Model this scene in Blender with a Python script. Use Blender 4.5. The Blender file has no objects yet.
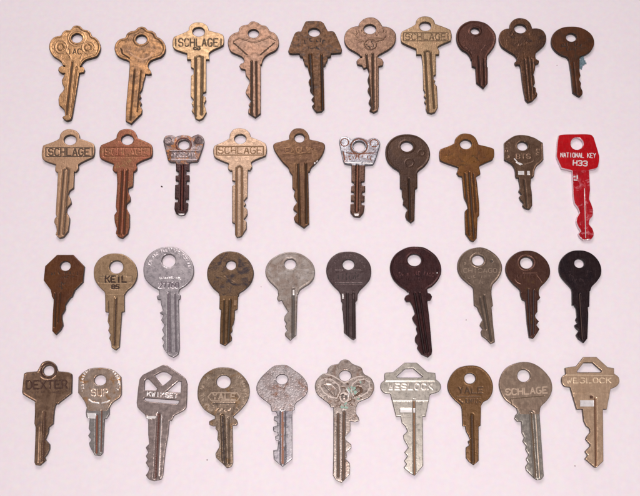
import bpy, math, random
import numpy as np
from mathutils import Vector
from mathutils.geometry import delaunay_2d_cdt

random.seed(7)
rng = np.random.default_rng(11)
R = math.radians
scene = bpy.context.scene
COL = scene.collection

# ------------------------------------------------------------------ camera
FPX, TILT, DIST = 800.0, R(19.3), 378.0          # focal length (px of the 640 px frame), tilt, mm to the paper
cam_d = bpy.data.cameras.new('camera')
cam = bpy.data.objects.new('camera', cam_d); COL.objects.link(cam)
cam_d.sensor_width = 36.0; cam_d.lens = FPX / 640.0 * 36.0
cam_d.clip_start = 0.01; cam_d.clip_end = 50.0
cam.location = (0, -DIST * math.sin(TILT) * .001, DIST * math.cos(TILT) * .001)
cam.rotation_euler = (TILT, 0, 0)
scene.camera = cam

# ------------------------------------------------------------------ light
w = bpy.data.worlds.new('World'); scene.world = w; w.use_nodes = True
bg = w.node_tree.nodes['Background']
bg.inputs['Color'].default_value = (0.93, 0.93, 1.0, 1)
bg.inputs['Strength'].default_value = 0.46
# unseen surroundings: pale and dark noise patches, added to vary the reflections in the metal
_n = w.node_tree.nodes; _l = w.node_tree.links
_tc = _n.new('ShaderNodeTexCoord'); _nz = _n.new('ShaderNodeTexNoise'); _cr = _n.new('ShaderNodeValToRGB')
_nz.inputs['Scale'].default_value = 3.2; _nz.inputs['Detail'].default_value = 2.0
_l.new(_tc.outputs['Generated'], _nz.inputs['Vector']); _l.new(_nz.outputs[0], _cr.inputs[0])
_cr.color_ramp.elements[0].position = .40; _cr.color_ramp.elements[0].color = (.06, .055, .07, 1)
_cr.color_ramp.elements[1].position = .62; _cr.color_ramp.elements[1].color = (.95, .93, 1.0, 1)
_l.new(_cr.outputs[0], bg.inputs['Color'])

def area(name, loc, size, power, color, target=(0, 0, 0)):
    d = bpy.data.lights.new(name, 'AREA'); d.shape = 'DISK'; d.size = size
    d.energy = power; d.color = color
    o = bpy.data.objects.new(name, d); COL.objects.link(o); o.location = loc
    o.rotation_euler = (Vector(target) - Vector(loc)).to_track_quat('-Z', 'Y').to_euler()
    return o
area('flash', (0.03, -0.17, 0.46), 0.06, 1.55, (1.0, 0.95, 0.93))
area('room_lamp', (-0.10, 0.62, 0.72), 0.5, 4.3, (1.0, 0.94, 0.92))
scene.view_settings.view_transform = 'Standard'
scene.view_settings.look = 'None'
scene.view_settings.exposure = 0.0
scene.view_settings.gamma = 1.0

# ------------------------------------------------------------------ helpers
T = 1.75                                            # key thickness, mm
def tag(o, label=None, cat=None, group=None, kind=None):
    if label: o['label'] = label
    if cat: o['category'] = cat
    if group: o['group'] = group
    if kind: o['kind'] = kind
    return o

def plane(px, z=T):
    """point(s) of the photograph -> where that point lies on the plane z (mm)"""
    px = np.atleast_2d(np.asarray(px, float))
    dx = (px[:, 0] - 320) / FPX; dy = -(px[:, 1] - 248) / FPX
    c, s = math.cos(TILT), math.sin(TILT)
    # camera ray (dx,dy,-1) rotated about X by TILT
    ry = dy * c + s; rz = dy * s - c
    t = (z - DIST * c) / rz
    return np.stack([dx * t, -DIST * s + ry * t], 1)

SC = {'A': 4.1333, 'B': 9.9167}
def frame(pts, f):
    """(scale, ox, oy) sketch coordinates -> photograph coordinates"""
    s, ox, oy = f
    pts = np.atleast_2d(np.asarray(pts, float))
    return pts / s + np.array([ox, oy])

def parse(s):
    out = []
    for t in s.split():
        c = t.endswith('!'); x, y = t.rstrip('!').split(',')
        out.append((float(x), float(y), c))
    return out

def smooth_loop(pts, corners, step=0.28, soft=1.0):
    n = len(pts); tan = np.zeros_like(pts)
    res = []
    for i in range(n):
        p0, p1, p2, p3 = pts[i - 1], pts[i], pts[(i + 1) % n], pts[(i + 2) % n]
        L = np.linalg.norm(p2 - p1)
        d0 = np.linalg.norm(p1 - p0) + 1e-6; d2 = np.linalg.norm(p3 - p2) + 1e-6
        m1 = (p2 - p1) if corners[i] else L * (p2 - p0) / (d0 + L)
        m2 = (p2 - p1) if corners[(i + 1) % n] else L * (p3 - p1) / (L + d2)
        m1 = m1 * soft + (p2 - p1) * (1 - soft); m2 = m2 * soft + (p2 - p1) * (1 - soft)
        k = max(1, int(math.ceil(L / step)))
        for j in range(k):
            t = j / k; t2 = t * t; t3 = t2 * t
            res.append((2*t3 - 3*t2 + 1) * p1 + (t3 - 2*t2 + t) * m1 + (-2*t3 + 3*t2) * p2 + (t3 - t2) * m2)
    return np.array(res)

def seg_dist(P, A, B):
    """min distance from points P to segments A-B (vectorised in chunks)"""
    if len(A) == 0: return np.full(len(P), 1e9)
    d = np.full(len(P), 1e9); D = B - A; LL = (D ** 2).sum(1) + 1e-12
    for s in range(0, len(P), 2000):
        q = P[s:s + 2000, None, :] - A[None]
        t = np.clip((q * D[None]).sum(2) / LL, 0, 1)
        e = q - t[..., None] * D[None]
        d[s:s + 2000] = np.sqrt((e ** 2).sum(2)).min(1)
    return d

def inside(P, loop):
    x, y = P[:, 0], P[:, 1]; c = np.zeros(len(P), bool)
    X, Y = loop[:, 0], loop[:, 1]; X2, Y2 = np.roll(X, -1), np.roll(Y, -1)
    for i in range(len(loop)):
        if Y[i] == Y2[i]: continue
        k = ((Y[i] > y) != (Y2[i] > y)) & (x < (X2[i] - X[i]) * (y - Y[i]) / (Y2[i] - Y[i]) + X[i])
        c ^= k
    return c

def area2(l): return 0.5 * np.sum(l[:, 0] * np.roll(l[:, 1], -1) - np.roll(l[:, 0], -1) * l[:, 1])

def resample(pl, step):
    out = []
    for a, b in zip(pl[:-1], pl[1:]):
        k = max(1, int(math.ceil(np.linalg.norm(b - a) / step)))
        for j in range(k): out.append(a + (b - a) * j / k)
    out.append(pl[-1]); return np.array(out)

# ------------------------------------------------------------------ stroke lettering (cut or struck into the metal)
GL = {
 'A': ['0,6 2,0 4,6', '1,4 3,4'], 'B': ['0,6 0,0 3,0 4,1.5 3,3 0,3', '3,3 4,4.5 3,6 0,6'],
 'C': ['4,1 3,0 1,0 0,1.5 0,4.5 1,6 3,6 4,5'], 'D': ['0,0 0,6 2.5,6 4,4.5 4,1.5 2.5,0 0,0'],
 'E': ['4,0 0,0 0,6 4,6', '0,3 3,3'], 'G': ['4,1 3,0 1,0 0,1.5 0,4.5 1,6 3,6 4,5 4,3.3 2.5,3.3'],
 'H': ['0,0 0,6', '4,0 4,6', '0,3 4,3'], 'I': ['2,0 2,6'], 'J': ['4,0 4,5 3,6 1,6 0,5'],
 'K': ['0,0 0,6', '4,0 0,3.4', '1.3,2.6 4,6'], 'L': ['0,0 0,6 4,6'], 'N': ['0,6 0,0 4,6 4,0'],
 'O': ['1,0 3,0 4,1.5 4,4.5 3,6 1,6 0,4.5 0,1.5 1,0'], 'P': ['0,6 0,0 3,0 4,1.5 3,3 0,3'],  'R': ['0,6 0,0 3,0 4,1.5 3,3 0,3', '2,3 4,6'],
 'S': ['4,1 3,0 1,0 0,1 0,2.2 1,3 3,3 4,3.8 4,5 3,6 1,6 0,5'], 'T': ['0,0 4,0', '2,0 2,6'],
 'U': ['0,0 0,4.8 1,6 3,6 4,4.8 4,0'], 'V': ['0,0 2,6 4,0'], 'W': ['0,0 1,6 2,2 3,6 4,0'],
 'X': ['0,0 4,6', '4,0 0,6'], 'Y': ['0,0 2,3 4,0', '2,3 2,6'], 'Z': ['0,0 4,0 0,6 4,6'],
 '0': ['1,0 3,0 4,1.5 4,4.5 3,6 1,6 0,4.5 0,1.5 1,0'], '2': ['0,1.2 1,0 3,0 4,1.2 4,2.4 0,6 4,6'],
 '3': ['0,0.6 1,0 3,0 4,1 4,2.2 3,3 1.5,3', '3,3 4,3.8 4,5 3,6 1,6 0,5.4'],
 '5': ['4,0 0,0 0,2.6 3,2.6 4,3.6 4,5 3,6 0,6'], '6': ['3.6,0 1,1 0,3.5 0,5 1,6 3,6 4,5 4,4 3,3 0.4,3'],
 '7': ['0,0 4,0 1.5,6'], '8': ['1,3 0,2 0,1 1,0 3,0 4,1 4,2 3,3 1,3 0,4 0,5 1,6 3,6 4,5 4,4 3,3'],
}
def text_strokes(txt, cx, cy, wd, ht, ang=0.0):
    """polylines in sketch coordinates, centred on cx, cy"""
    adv = 5.6; n = len(txt); tot = adv * n - 1.6
    out = []; ca, sa = math.cos(R(ang)), math.sin(R(ang))
    for i, ch in enumerate(txt):
        if ch == ' ': continue
        for st in GL[ch]:
            q = []
            for t in st.split():
                x, y = map(float, t.split(','))
                u = ((i * adv + x) / tot - .5) * wd; v = (y / 6 - .5) * ht
                q.append((cx + u * ca - v * sa, cy + u * sa + v * ca))
            out.append(q)
    return out

def ring_marks(cx, cy, r, a0, a1, n, h, seed):
    """worn lettering round a bow, too worn to read: short upright and slanting bars"""
    rr = random.Random(seed); out = []
    for i in range(n):
        a = R(a0 + (a1 - a0) * (i + .5) / n)
        if rr.random() < .12: continue
        er = np.array([math.cos(a), math.sin(a)]); et = np.array([-er[1], er[0]])
        c = np.array([cx, cy]) + er * r
        w2 = abs(R(a1 - a0)) * r / n * .28
        k = rr.choice([0, 1, 2, 3])
        c = c + er * rr.uniform(-.12, .12) * h; hh = h * rr.uniform(.55, 1.0); sk = rr.uniform(-.35, .35)
        P = lambda u, v: tuple(c + et * (u + sk * v) * w2 - er * v * hh / 2)
        if k == 0: out.append([P(0, -1), P(0, 1)])
        elif k == 1: out.append([P(-1, -1), P(-1, 1), P(1, 1)])
        elif k == 2: out.append([P(1, -1), P(-1, -1), P(-1, 1), P(1, 1)])
        else: out.append([P(-1, 1), P(0, -1), P(1, 1)])
    return out

def circle(cx, cy, rx, ry=None, n=20, close=True):
    ry = ry or rx
    return [(cx + rx * math.cos(2 * math.pi * i / n), cy + ry * math.sin(2 * math.pi * i / n)) for i in range(n + (1 if close else 0))]

# ------------------------------------------------------------------ materials
def lin(c):
    return tuple((v / 255 / 12.92) if v / 255 <= .04045 else ((v / 255 + .055) / 1.055) ** 2.4 for v in c) + (1,)

def metal(name, base, alt, metallic=.55, rough=.32, grime=.35, bump=.5, spot=None, spot_amt=.0, scale=1.0, seed=0.):
    m = bpy.data.materials.new(name); m.use_nodes = True
    nt = m.node_tree; N = nt.nodes; L = nt.links
    b = N['Principled BSDF']
    g = N.new('ShaderNodeNewGeometry')
    off = N.new('ShaderNodeVectorMath'); off.operation = 'ADD'; off.inputs[1].default_value = (seed, seed * .37, 0)
    L.new(g.outputs['Position'], off.inputs[0])
    def noise(sc, det, rgh=.6, dist=0.):
        n = N.new('ShaderNodeTexNoise'); n.inputs['Scale'].default_value = sc * scale
        n.inputs['Detail'].default_value = det; n.inputs['Roughness'].default_value = rgh
        n.inputs['Distortion'].default_value = dist
        L.new(off.outputs[0], n.inputs['Vector']); return n
    def ramp(src, a, bb):
        r = N.new('ShaderNodeMapRange'); r.inputs['From Min'].default_value = a; r.inputs['From Max'].default_value = bb
        L.new(src, r.inputs['Value']); return r.outputs[0]
    def mix(fac, a, c, mode='MIX'):
        x = N.new('ShaderNodeMix'); x.data_type = 'RGBA'; x.blend_type = mode
        if isinstance(fac, float): x.inputs[0].default_value = fac
        else: L.new(fac, x.inputs[0])
        for i, v in ((6, a), (7, c)):
            if isinstance(v, tuple): x.inputs[i].default_value = v
            else: L.new(v, x.inputs[i])
        return x.outputs[2]
    def mul(a, k):
        x = N.new('ShaderNodeMath'); x.operation = 'MULTIPLY'; L.new(a, x.inputs[0])
        if isinstance(k, float): x.inputs[1].default_value = k
        else: L.new(k, x.inputs[1])
        return x.outputs[0]
    sc_ = N.new('ShaderNodeMapping'); sc_.inputs['Rotation'].default_value = (0, 0, seed * 7.3 + .5); sc_.inputs['Scale'].default_value = (1, .06, 1)
    L.new(off.outputs[0], sc_.inputs['Vector'])
    ns = N.new('ShaderNodeTexNoise'); ns.inputs['Scale'].default_value = 3200; ns.inputs['Detail'].default_value = 2
    L.new(sc_.outputs[0], ns.inputs['Vector'])
    n1 = noise(170, 3, .6, .6); n2 = noise(520, 4, .65); n3 = noise(1500, 3, .7)
    c = mix(ramp(n1.outputs[0], .38, .62), lin(base), lin(alt))
    dark = tuple(v * .38 for v in lin(base)[:3]) + (1,)
    c = mix(mul(ramp(n2.outputs[0], .5, .72), grime), c, dark)
    lite = tuple(min(1, v * 1.5 + .03) for v in lin(base)[:3]) + (1,)
    c = mix(mul(ramp(n3.outputs[0], .55, .8), .45), c, lite)
    c = mix(mul(ramp(ns.outputs[0], .56, .72), .35), c, lite)
    if spot:
        n4 = noise(230, 3, .6, 1.2)
        c = mix(mul(ramp(n4.outputs[0], .60 - spot_amt * .25, .76 - spot_amt * .22), .85), c, lin(spot))
    L.new(c, b.inputs['Base Color'])
    b.inputs['Metallic'].default_value = metallic
    b.inputs['Specular IOR Level'].default_value = .35
    rr = N.new('ShaderNodeMapRange'); rr.inputs['To Min'].default_value = rough - .14; rr.inputs['To Max'].default_value = rough + .12
    rr.inputs['From Min'].default_value = .3; rr.inputs['From Max'].default_value = .7
    L.new(n2.outputs[0], rr.inputs['Value']); L.new(rr.outputs[0], b.inputs['Roughness'])
    add = N.new('ShaderNodeMath'); add.operation = 'ADD'
    add2 = N.new('ShaderNodeMath'); add2.operation = 'ADD'
    L.new(mul(n2.outputs[0], .38), add2.inputs[0]); L.new(mul(ns.outputs[0], .25), add2.inputs[1])
    L.new(add2.outputs[0], add.inputs[0]); L.new(mul(n3.outputs[0], .42), add.inputs[1])
    bp = N.new('ShaderNodeBump'); bp.inputs['Strength'].default_value = bump * .75; bp.inputs['Distance'].default_value = .0003
    L.new(add.outputs[0], bp.inputs['Height']); L.new(bp.outputs[0], b.inputs['Normal'])
    return m

def plain(name, col, metallic, rough):
    m = bpy.data.materials.new(name); m.use_nodes = True
    nt = m.node_tree; b = nt.nodes['Principled BSDF']
    g = nt.nodes.new('ShaderNodeNewGeometry'); n = nt.nodes.new('ShaderNodeTexNoise')
    n.inputs['Scale'].default_value = 900; n.inputs['Detail'].default_value = 3
    nt.links.new(g.outputs['Position'], n.inputs['Vector'])
    x = nt.nodes.new('ShaderNodeMix'); x.data_type = 'RGBA'
    nt.links.new(n.outputs[0], x.inputs[0])
    x.inputs[6].default_value = tuple(v * .7 for v in lin(col)[:3]) + (1,)
    x.inputs[7].default_value = tuple(min(1, v * 1.25) for v in lin(col)[:3]) + (1,)
    nt.links.new(x.outputs[2], b.inputs['Base Color'])
    b.inputs['Metallic'].default_value = metallic; b.inputs['Roughness'].default_value = rough
    return m

# ------------------------------------------------------------------ the paper the keys lie on
def paper():
    me = bpy.data.meshes.new('paper_surface'); s = 1.6
    me.from_pydata([(-s, -s, 0), (s, -s, 0), (s, s, 0), (-s, s, 0)], [], [(0, 1, 2, 3)])
    o = bpy.data.objects.new('paper_surface', me); COL.objects.link(o); tag(o, kind='structure')
    m = bpy.data.materials.new('white_paper'); m.use_nodes = True
    nt = m.node_tree; N = nt.nodes; L = nt.links; b = N['Principled BSDF']
    g = N.new('ShaderNodeNewGeometry')
    a = N.new('ShaderNodeTexNoise'); a.inputs['Scale'].default_value = 28; a.inputs['Detail'].default_value = 4
    c = N.new('ShaderNodeTexNoise'); c.inputs['Scale'].default_value = 420; c.inputs['Detail'].default_value = 4
    L.new(g.outputs['Position'], a.inputs['Vector']); L.new(g.outputs['Position'], c.inputs['Vector'])
    x = N.new('ShaderNodeMix'); x.data_type = 'RGBA'; L.new(a.outputs[0], x.inputs[0])
    x.inputs[6].default_value = PAPER_A; x.inputs[7].default_value = PAPER_B
    y = N.new('ShaderNodeMix'); y.data_type = 'RGBA'; y.blend_type = 'MULTIPLY'; y.inputs[0].default_value = .15
    L.new(x.outputs[2], y.inputs[6]); L.new(c.outputs['Color'], y.inputs[7])
    L.new(y.outputs[2], b.inputs['Base Color'])
    b.inputs['Roughness'].default_value = .75; b.inputs['Specular IOR Level'].default_value = .25
    bp = N.new('ShaderNodeBump'); bp.inputs['Strength'].default_value = .25; bp.inputs['Distance'].default_value = .0002
    L.new(c.outputs[0], bp.inputs['Height']); L.new(bp.outputs[0], b.inputs['Normal'])
    me.materials.append(m)
PAPER_A = (0.88, 0.785, 0.825, 1)
PAPER_B = (0.85, 0.75, 0.79, 1)
paper()

# ------------------------------------------------------------------ key builder
WN = rng.random((256, 256))
def worn(P, sc=1.1):
    q = P * sc + 300.0; i = np.floor(q).astype(int); f = q - i; f = f * f * (3 - 2 * f)
    g = lambda a, b: WN[(i[:, 0] + a) % 256, (i[:, 1] + b) % 256]
    return (g(0, 0) * (1 - f[:, 0]) + g(1, 0) * f[:, 0]) * (1 - f[:, 1]) + (g(0, 1) * (1 - f[:, 0]) + g(1, 1) * f[:, 0]) * f[:, 1]

def field(P, feats):
    """height change and material of points P from the cut and raised strokes"""
    dz = np.zeros(len(P)); mat = np.zeros(len(P), int); wn = worn(P)
    for f in feats:
        hw = f['w'] / 2; pl = f['pl']
        A = np.array(pl[:-1]); B = np.array(pl[1:])
        d = seg_dist(P, A, B)
        s = np.clip((hw - d) / min(.3, hw) + .0, 0, 1); s = s * s * (3 - 2 * s)
        wear = f.get('wear', 0)
        if wear: s = s * np.clip(1 - wear * (1.6 * (1 - wn) - .1), 0, 1)
        if f['d'] > 0: dz = np.minimum(dz, -f['d'] * s)
        else: dz = np.where(dz < -.1, dz, np.maximum(dz, -f['d'] * s))
        if f['m']: mat[(d < hw * f.get('mk', .95)) & (wn >= wear * .62)] = f['m']
    return dz, mat

def solid(name, loop, other, holes, feats, patches, mats, parent, loc, rim=None, dz0=0., bev=.28, edge=.15):
    """one plate of metal: outline, cut-outs, rounded edges, cut and raised strokes"""
    if area2(loop) < 0: loop = loop[::-1]
    loops = [loop] + [h if area2(h) < 0 else h[::-1] for h in holes]
    segA, segB = [], []
    for l in loops:
        a, b = l, np.roll(l, -1, 0); mid = (a + b) / 2
        keep = ~inside(mid, other) if other is not None else np.ones(len(a), bool)
        segA.append(a[keep]); segB.append(b[keep])
    segA = np.concatenate(segA); segB = np.concatenate(segB)
    special = []
    offs = [bev * .25, bev * .6, bev] + ([rim[0] - .12, rim[0] + .12] if rim else [])
    for l in loops:
        t = np.roll(l, -1, 0) - np.roll(l, 1, 0); t /= np.linalg.norm(t, axis=1)[:, None] + 1e-9
        nrm = np.stack([-t[:, 1], t[:, 0]], 1)
        for o in offs:
            q = l + nrm * o
            special.append((q, o))
    pts = []
    allA = np.concatenate(loops); allB = np.concatenate([np.roll(l, -1, 0) for l in loops])
    def inmask(P):
        k = inside(P, loop)
        for h in loops[1:]: k &= ~inside(P, h)
        return k
    for q, o in special:
        q = q[inmask(q)]; d = seg_dist(q, allA, allB); pts.append(q[d > o * .85])
    for f in feats:
        pl = resample(f['pl'], .3); t = np.gradient(pl, axis=0); t /= np.linalg.norm(t, axis=1)[:, None] + 1e-9
        nn = np.stack([-t[:, 1], t[:, 0]], 1); hw = f['w'] / 2
        for o in ([hw, hw - min(.15, hw), hw - min(.3, hw)] if hw > .3 else [hw, 0]):
            for sg in (-1, 1):
                if o == 0 and sg == 1: continue
                pts.append(pl + nn * o * sg)
        for e, k in ((pl[0], -1), (pl[-1], 1)):
            a0 = t[0] if k < 0 else t[-1]
            for o in (hw, max(hw - .22, 0)): pts.append((e + a0 * k * o)[None])
    for p in patches: pts.append(smooth_loop(p['pl'], [True] * len(p['pl']), .3))
    pts = np.concatenate(pts); pts = pts[inmask(pts)]
    d = seg_dist(pts, allA, allB); pts = pts[d > bev * .2]
    # thin out crowded points
    key = {}; 
    for p in pts: key.setdefault((round(p[0] / .09), round(p[1] / .09)), p)
    pts = np.array(list(key.values()))
    mn, mx = loop.min(0), loop.max(0); st = .42
    gx, gy = np.meshgrid(np.arange(mn[0], mx[0], st), np.arange(mn[1], mx[1], st * .87))
    gx = gx + (np.arange(gx.shape[0]) % 2)[:, None] * st / 2
    G = np.stack([gx.ravel(), gy.ravel()], 1); G = G[inmask(G)]
    G = G[seg_dist(G, allA, allB) > bev * 1.1]
    if len(pts):
        dm = np.full(len(G), 1e9)
        for s in range(0, len(pts), 400):
            dm = np.minimum(dm, ((G[:, None] - pts[None, s:s + 400]) ** 2).sum(2).min(1))
        G = G[dm > .2 ** 2]
    V = np.concatenate(loops + [pts, G]); E = []; o = 0
    for l in loops:
        n = len(l); E += [(o + i, o + (i + 1) % n) for i in range(n)]; o += n
    vs, _, fs, *_ = delaunay_2d_cdt([Vector(v) for v in V], E, [], 0, 1e-4)
    P = np.array([tuple(v) for v in vs]); F = np.array([f for f in fs if len(f) == 3])
    cen = P[F].mean(1); k = inmask(cen); F = F[k]; cen = cen[k]
    a = P[F]; ar = (a[:, 1, 0]-a[:, 0, 0])*(a[:, 2, 1]-a[:, 0, 1])-(a[:, 1, 1]-a[:, 0, 1])*(a[:, 2, 0]-a[:, 0, 0])
    F[ar < 0] = F[ar < 0][:, ::-1]
    dd = seg_dist(P, segA, segB)
    z = np.full(len(P), T + dz0)
    if rim: 
        s = np.clip((dd - rim[0] + .12) / .24, 0, 1); z -= rim[1] * s * s * (3 - 2 * s)
    dz, _ = field(P, feats); z += dz
    for p in patches:
        m_ = inside(P, p['pl']); z[m_] += p['d']
    q = np.clip(dd / bev, 0, 1); z -= bev * (1 - np.sqrt(np.maximum(0, 1 - (1 - q) ** 2)))
    z = np.maximum(z, .35)
    _, fm = field(cen, feats)
    fm[seg_dist(cen, segA, segB) < edge] = 4
    for p in patches: fm[inside(cen, p['pl'])] = p['m']
    n = len(P); used = {}
    for f in F.tolist():
        for i in range(3):
            e = (f[i], f[(i + 1) % 3]); used[e] = 1
    rimE = [e for e in used if (e[1], e[0]) not in used]
    co = np.zeros((2 * n, 3)); co[:n, :2] = P; co[:n, 2] = z; co[n:, :2] = P; co[n:, 2] = .02 - dz0
    co[:, 0] -= loc[0]; co[:, 1] -= loc[1]; co *= .001
    faces = F.tolist() + [(f[2] + n, f[1] + n, f[0] + n) for f in F.tolist()] + [(b, a_, a_ + n, b + n) for a_, b in rimE]
    me = bpy.data.meshes.new(name); me.from_pydata(co.tolist(), [], faces)
    nf = len(F); mi = np.zeros(len(faces), np.int32); mi[:nf] = fm; mi[2 * nf:] = 4
    for m in mats: me.materials.append(m)
    me.polygons.foreach_set('material_index', mi)
    sm = np.ones(len(faces), bool); sm[nf:2 * nf] = False
    me.polygons.foreach_set('use_smooth', sm); me.update()
    ob = bpy.data.objects.new(name, me); COL.objects.link(ob); ob.parent = parent
    return ob

GRIME = {}
def mm(px_pts): return plane(px_pts, T)

def key(label, B, A, bow, holes, blade, grooves, look, kind='brass_key', bowf='B', texts=(), marks=(), lines=(),
        cut=(), patches=(), rim=None, bladelook=None, bb=None, groovecol=None):
    """B, A: origins of the two tracing sketches.  All outlines become real millimetres on the paper."""
    FB, FA = (SC['B'], *B), (SC['A'], *A)
    def loop(s, f, z, step=.3, soft=1.0):
        q = parse(s); return smooth_loop(plane(frame([(a, b) for a, b, _ in q], f), z), [c for *_, c in q], step, soft)
    lb = loop(bow, FB if bowf == 'B' else FA, T / 2)
    ll = loop(blade, FA, T / 2, .3, .35)
    hl = [plane(frame(circle(cx, cy, rx, ry, 36, False), FB), T) for cx, cy, rx, ry in holes]
    hl += [loop(s, FB, T) for s in cut]
    mp = np.concatenate([lb, ll]); c = (mp.min(0) + mp.max(0)) / 2
    root = bpy.data.objects.new(kind, None); COL.objects.link(root)
    root.empty_display_size = .005
    root.location = (c[0] * .001, c[1] * .001, 0)
    tag(root, label, 'key', 'old keys laid out in four rows')
    feats = []
    for g in grooves:
        x1, y1, x2, y2, wd, dp = g[:6]; m = g[6] if len(g) > 6 else 1
        p = mm(frame([(x1, y1), (x2, y2)], FA))
        feats.append(dict(pl=p, w=wd / SC['A'] * .5 * (1.5 if dp > 0 else 1), d=dp, m=m, mk=.42))
    bf = list(feats)
    for (txt, cx, cy, wd, ht, ang, sw, dp, m, *wr) in texts:
        for pl in text_strokes(txt, cx, cy, wd, ht, ang):
            bf.append(dict(pl=mm(frame(pl, FB)), w=sw * 1.15, d=dp, m=m, wear=wr[0] if wr else .3))
    for (cx, cy, r, a0, a1, n, h, sw, dp, m) in marks:
        for pl in ring_marks(cx, cy, r, a0, a1, n, h, int(cx + cy + r + a0)):
            bf.append(dict(pl=mm(frame(pl, FB)), w=sw, d=dp * 1.1, m=m, wear=.6))
    for (pl, sw, dp, m) in lines:
        bf.append(dict(pl=mm(frame(pl, FB)), w=sw * 1.15, d=dp * 1.4, m=m, wear=.15))
    pt = []
    for (s, d, m) in patches:
        pt.append(dict(pl=mm(frame([(a, b) for a, b, _ in parse(s)], FA)), d=d, m=m))
    look = dict(look); look['seed'] = c[0] * .01
    mb = metal(kind + '_metal', **look)
    dark = groovecol or tuple(int(v * .55) for v in look['base'])
    mats = [mb, plain('dirt_in_cuts', dark, .25, .6), plain('bare_metal', look.get('bare', (225, 212, 205)) if 0 else BARE_AND_GLINT, .35, .3),  # slot for bare metal, also for flash glints painted on shoulder flats
            plain('worn_high_and_glint', tuple(min(255, int(v * 1.15 + 12)) for v in look['base']), .6, .36)]  # worn raised metal; a few ridges and flats use it as painted highlight
    edge_tone = .42 if kind in ('brass_key',) else .62  # bevels and side walls are a darker tone of the base
    def edge_mat(lk): return plain('unpainted_edge', (222, 200, 206), .6, .3) if kind == 'painted_key' else plain('darker_edge', tuple(int(v * edge_tone) for v in lk['base']), lk.get('metallic', .5), .4)
    mats.append(edge_mat(look))
    mats.append(plain('stamped_shade', tuple(int(v * .72) for v in look['base']), look.get('metallic', .5), .5))
    mats2 = mats
    if bladelook:
        bl = dict(bladelook); bl['seed'] = c[0] * .01 + .3
        mats2 = [metal(kind + '_blade_metal', **bl), plain('dirt_in_cuts', groovecol or tuple(int(v * .45) for v in bl['base']), .25, .6)] + mats[2:4] + [edge_mat(bl)] + mats[5:]
    solid('bow', lb, ll, hl, bf, pt, mats, root, c, rim=rim)
    solid('blade', ll, lb, [], feats, pt, mats2, root, c, dz0=-.03, bev=.2)
    return root, c
BARE_AND_GLINT = (232, 224, 222)  # near-white: painted flash glints as well as bare metal and lettering

def look(base, alt=None, k_=.93, **k):
    def tone(c):
        g = sum(c) / 3
        if max(c) - min(c) < 42 and g > 90: return tuple(int((v * .9 + g * .1) * .98) for v in c)
        return tuple(int(max(0, (v * .97 + g * .03) * (k_ + .05 if g > 110 else k_ - .08))) for v in c)
    base = tone(base); alt = tone(alt) if alt else None
    alt = alt or tuple(min(255, int(v * 1.15 + 6)) for v in base)
    return dict(base=base, alt=alt, **k)

def blob(name, FBpts, z, r, parent, c, mat, seed, n=5, flat=.6):
    """irregular lump(s) of corrosion or dust, one mesh"""
    rr = random.Random(seed); vs, fs = [], []
    P = plane(FBpts, z)
    for (x, y) in P:
        for _ in range(n):
            ox, oy = rr.uniform(-r, r) * .8, rr.uniform(-r, r) * .8; q = r * rr.uniform(.4, .9); b = len(vs)
            U, W = 9, 5
            for i in range(W + 1):
                ph = math.pi / 2 * i / W
                for j in range(U):
                    th = 2 * math.pi * j / U; k = q * rr.uniform(.82, 1.15)
                    vs.append(((x + ox + k * math.cos(th) * math.cos(ph) - c[0]) * .001, (y + oy + k * math.sin(th) * math.cos(ph) - c[1]) * .001,
                               (z + k * math.sin(ph) * flat - .02) * .001))
            for i in range(W):
                for j in range(U):
                    a = b + i * U + j; d = b + i * U + (j + 1) % U
                    fs.append((a, d, d + U, a + U))
    me = bpy.data.meshes.new(name); me.from_pydata(vs, [], fs); me.materials.append(mat)
    me.polygons.foreach_set('use_smooth', [True] * len(fs))
    o = bpy.data.objects.new(name, me); COL.objects.link(o)
    if parent: o.parent = parent
    return o

D = 1   # dirt slot
# ================================================================== first row
key('worn golden brass key with scalloped lobed bow, first in the top row', (46, 18), (40, 10),
    "308,80 345,90 375,120 415,128 445,150 460,185 500,205 530,240 545,290 535,340 505,385 450,405 400,420 365,450 350,480! 170,480! 160,450 120,415 75,385 45,340 35,290 50,235 90,195 150,180 170,150 200,128 245,125 275,90",
    [(305, 197, 54, 46)],
    "108,205! 165,205! 172,222 166,240 178,236 186,248 182,260 164,264! 150,350 134,445! 128,456 112,461 100,455 94,447 98,442! 105,440 104,425 100,415 90,405 80,395 78,372 84,352 97,338! 102,325 94,308 92,292 99,280 104,265! 90,264 77,254 80,240 92,234 104,238",
    [(133, 212, 109, 430, 6, .5), (150, 235, 128, 440, 5, .35, 0)],
    look((150, 112, 78), (178, 134, 92), metallic=.7, rough=.34, grime=.5, bump=.6),
    marks=[(290, 270, 215, 100, 190, 9, 26, .35, -.12, 3), (290, 270, 200, -10, 70, 8, 26, .35, -.12, 3)],
    texts=[('TAC', 280, 330, 130, 50, 0, .4, .15, 1)],
    lines=[(circle(150, 285, 58, 62), .5, -.18, 3), (circle(420, 290, 62, 60), .5, -.18, 3), (circle(305, 197, 85, 78), .5, -.15, 3), (circle(150, 285, 30, 34), .7, -.2, 0), (circle(420, 290, 34, 32), .7, -.2, 0),
           ([(200, 330), (240, 380), (255, 440)], .45, -.18, 3), ([(375, 330), (350, 380), (335, 430)], .45, -.18, 3)], rim=(1.0, .16))
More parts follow.
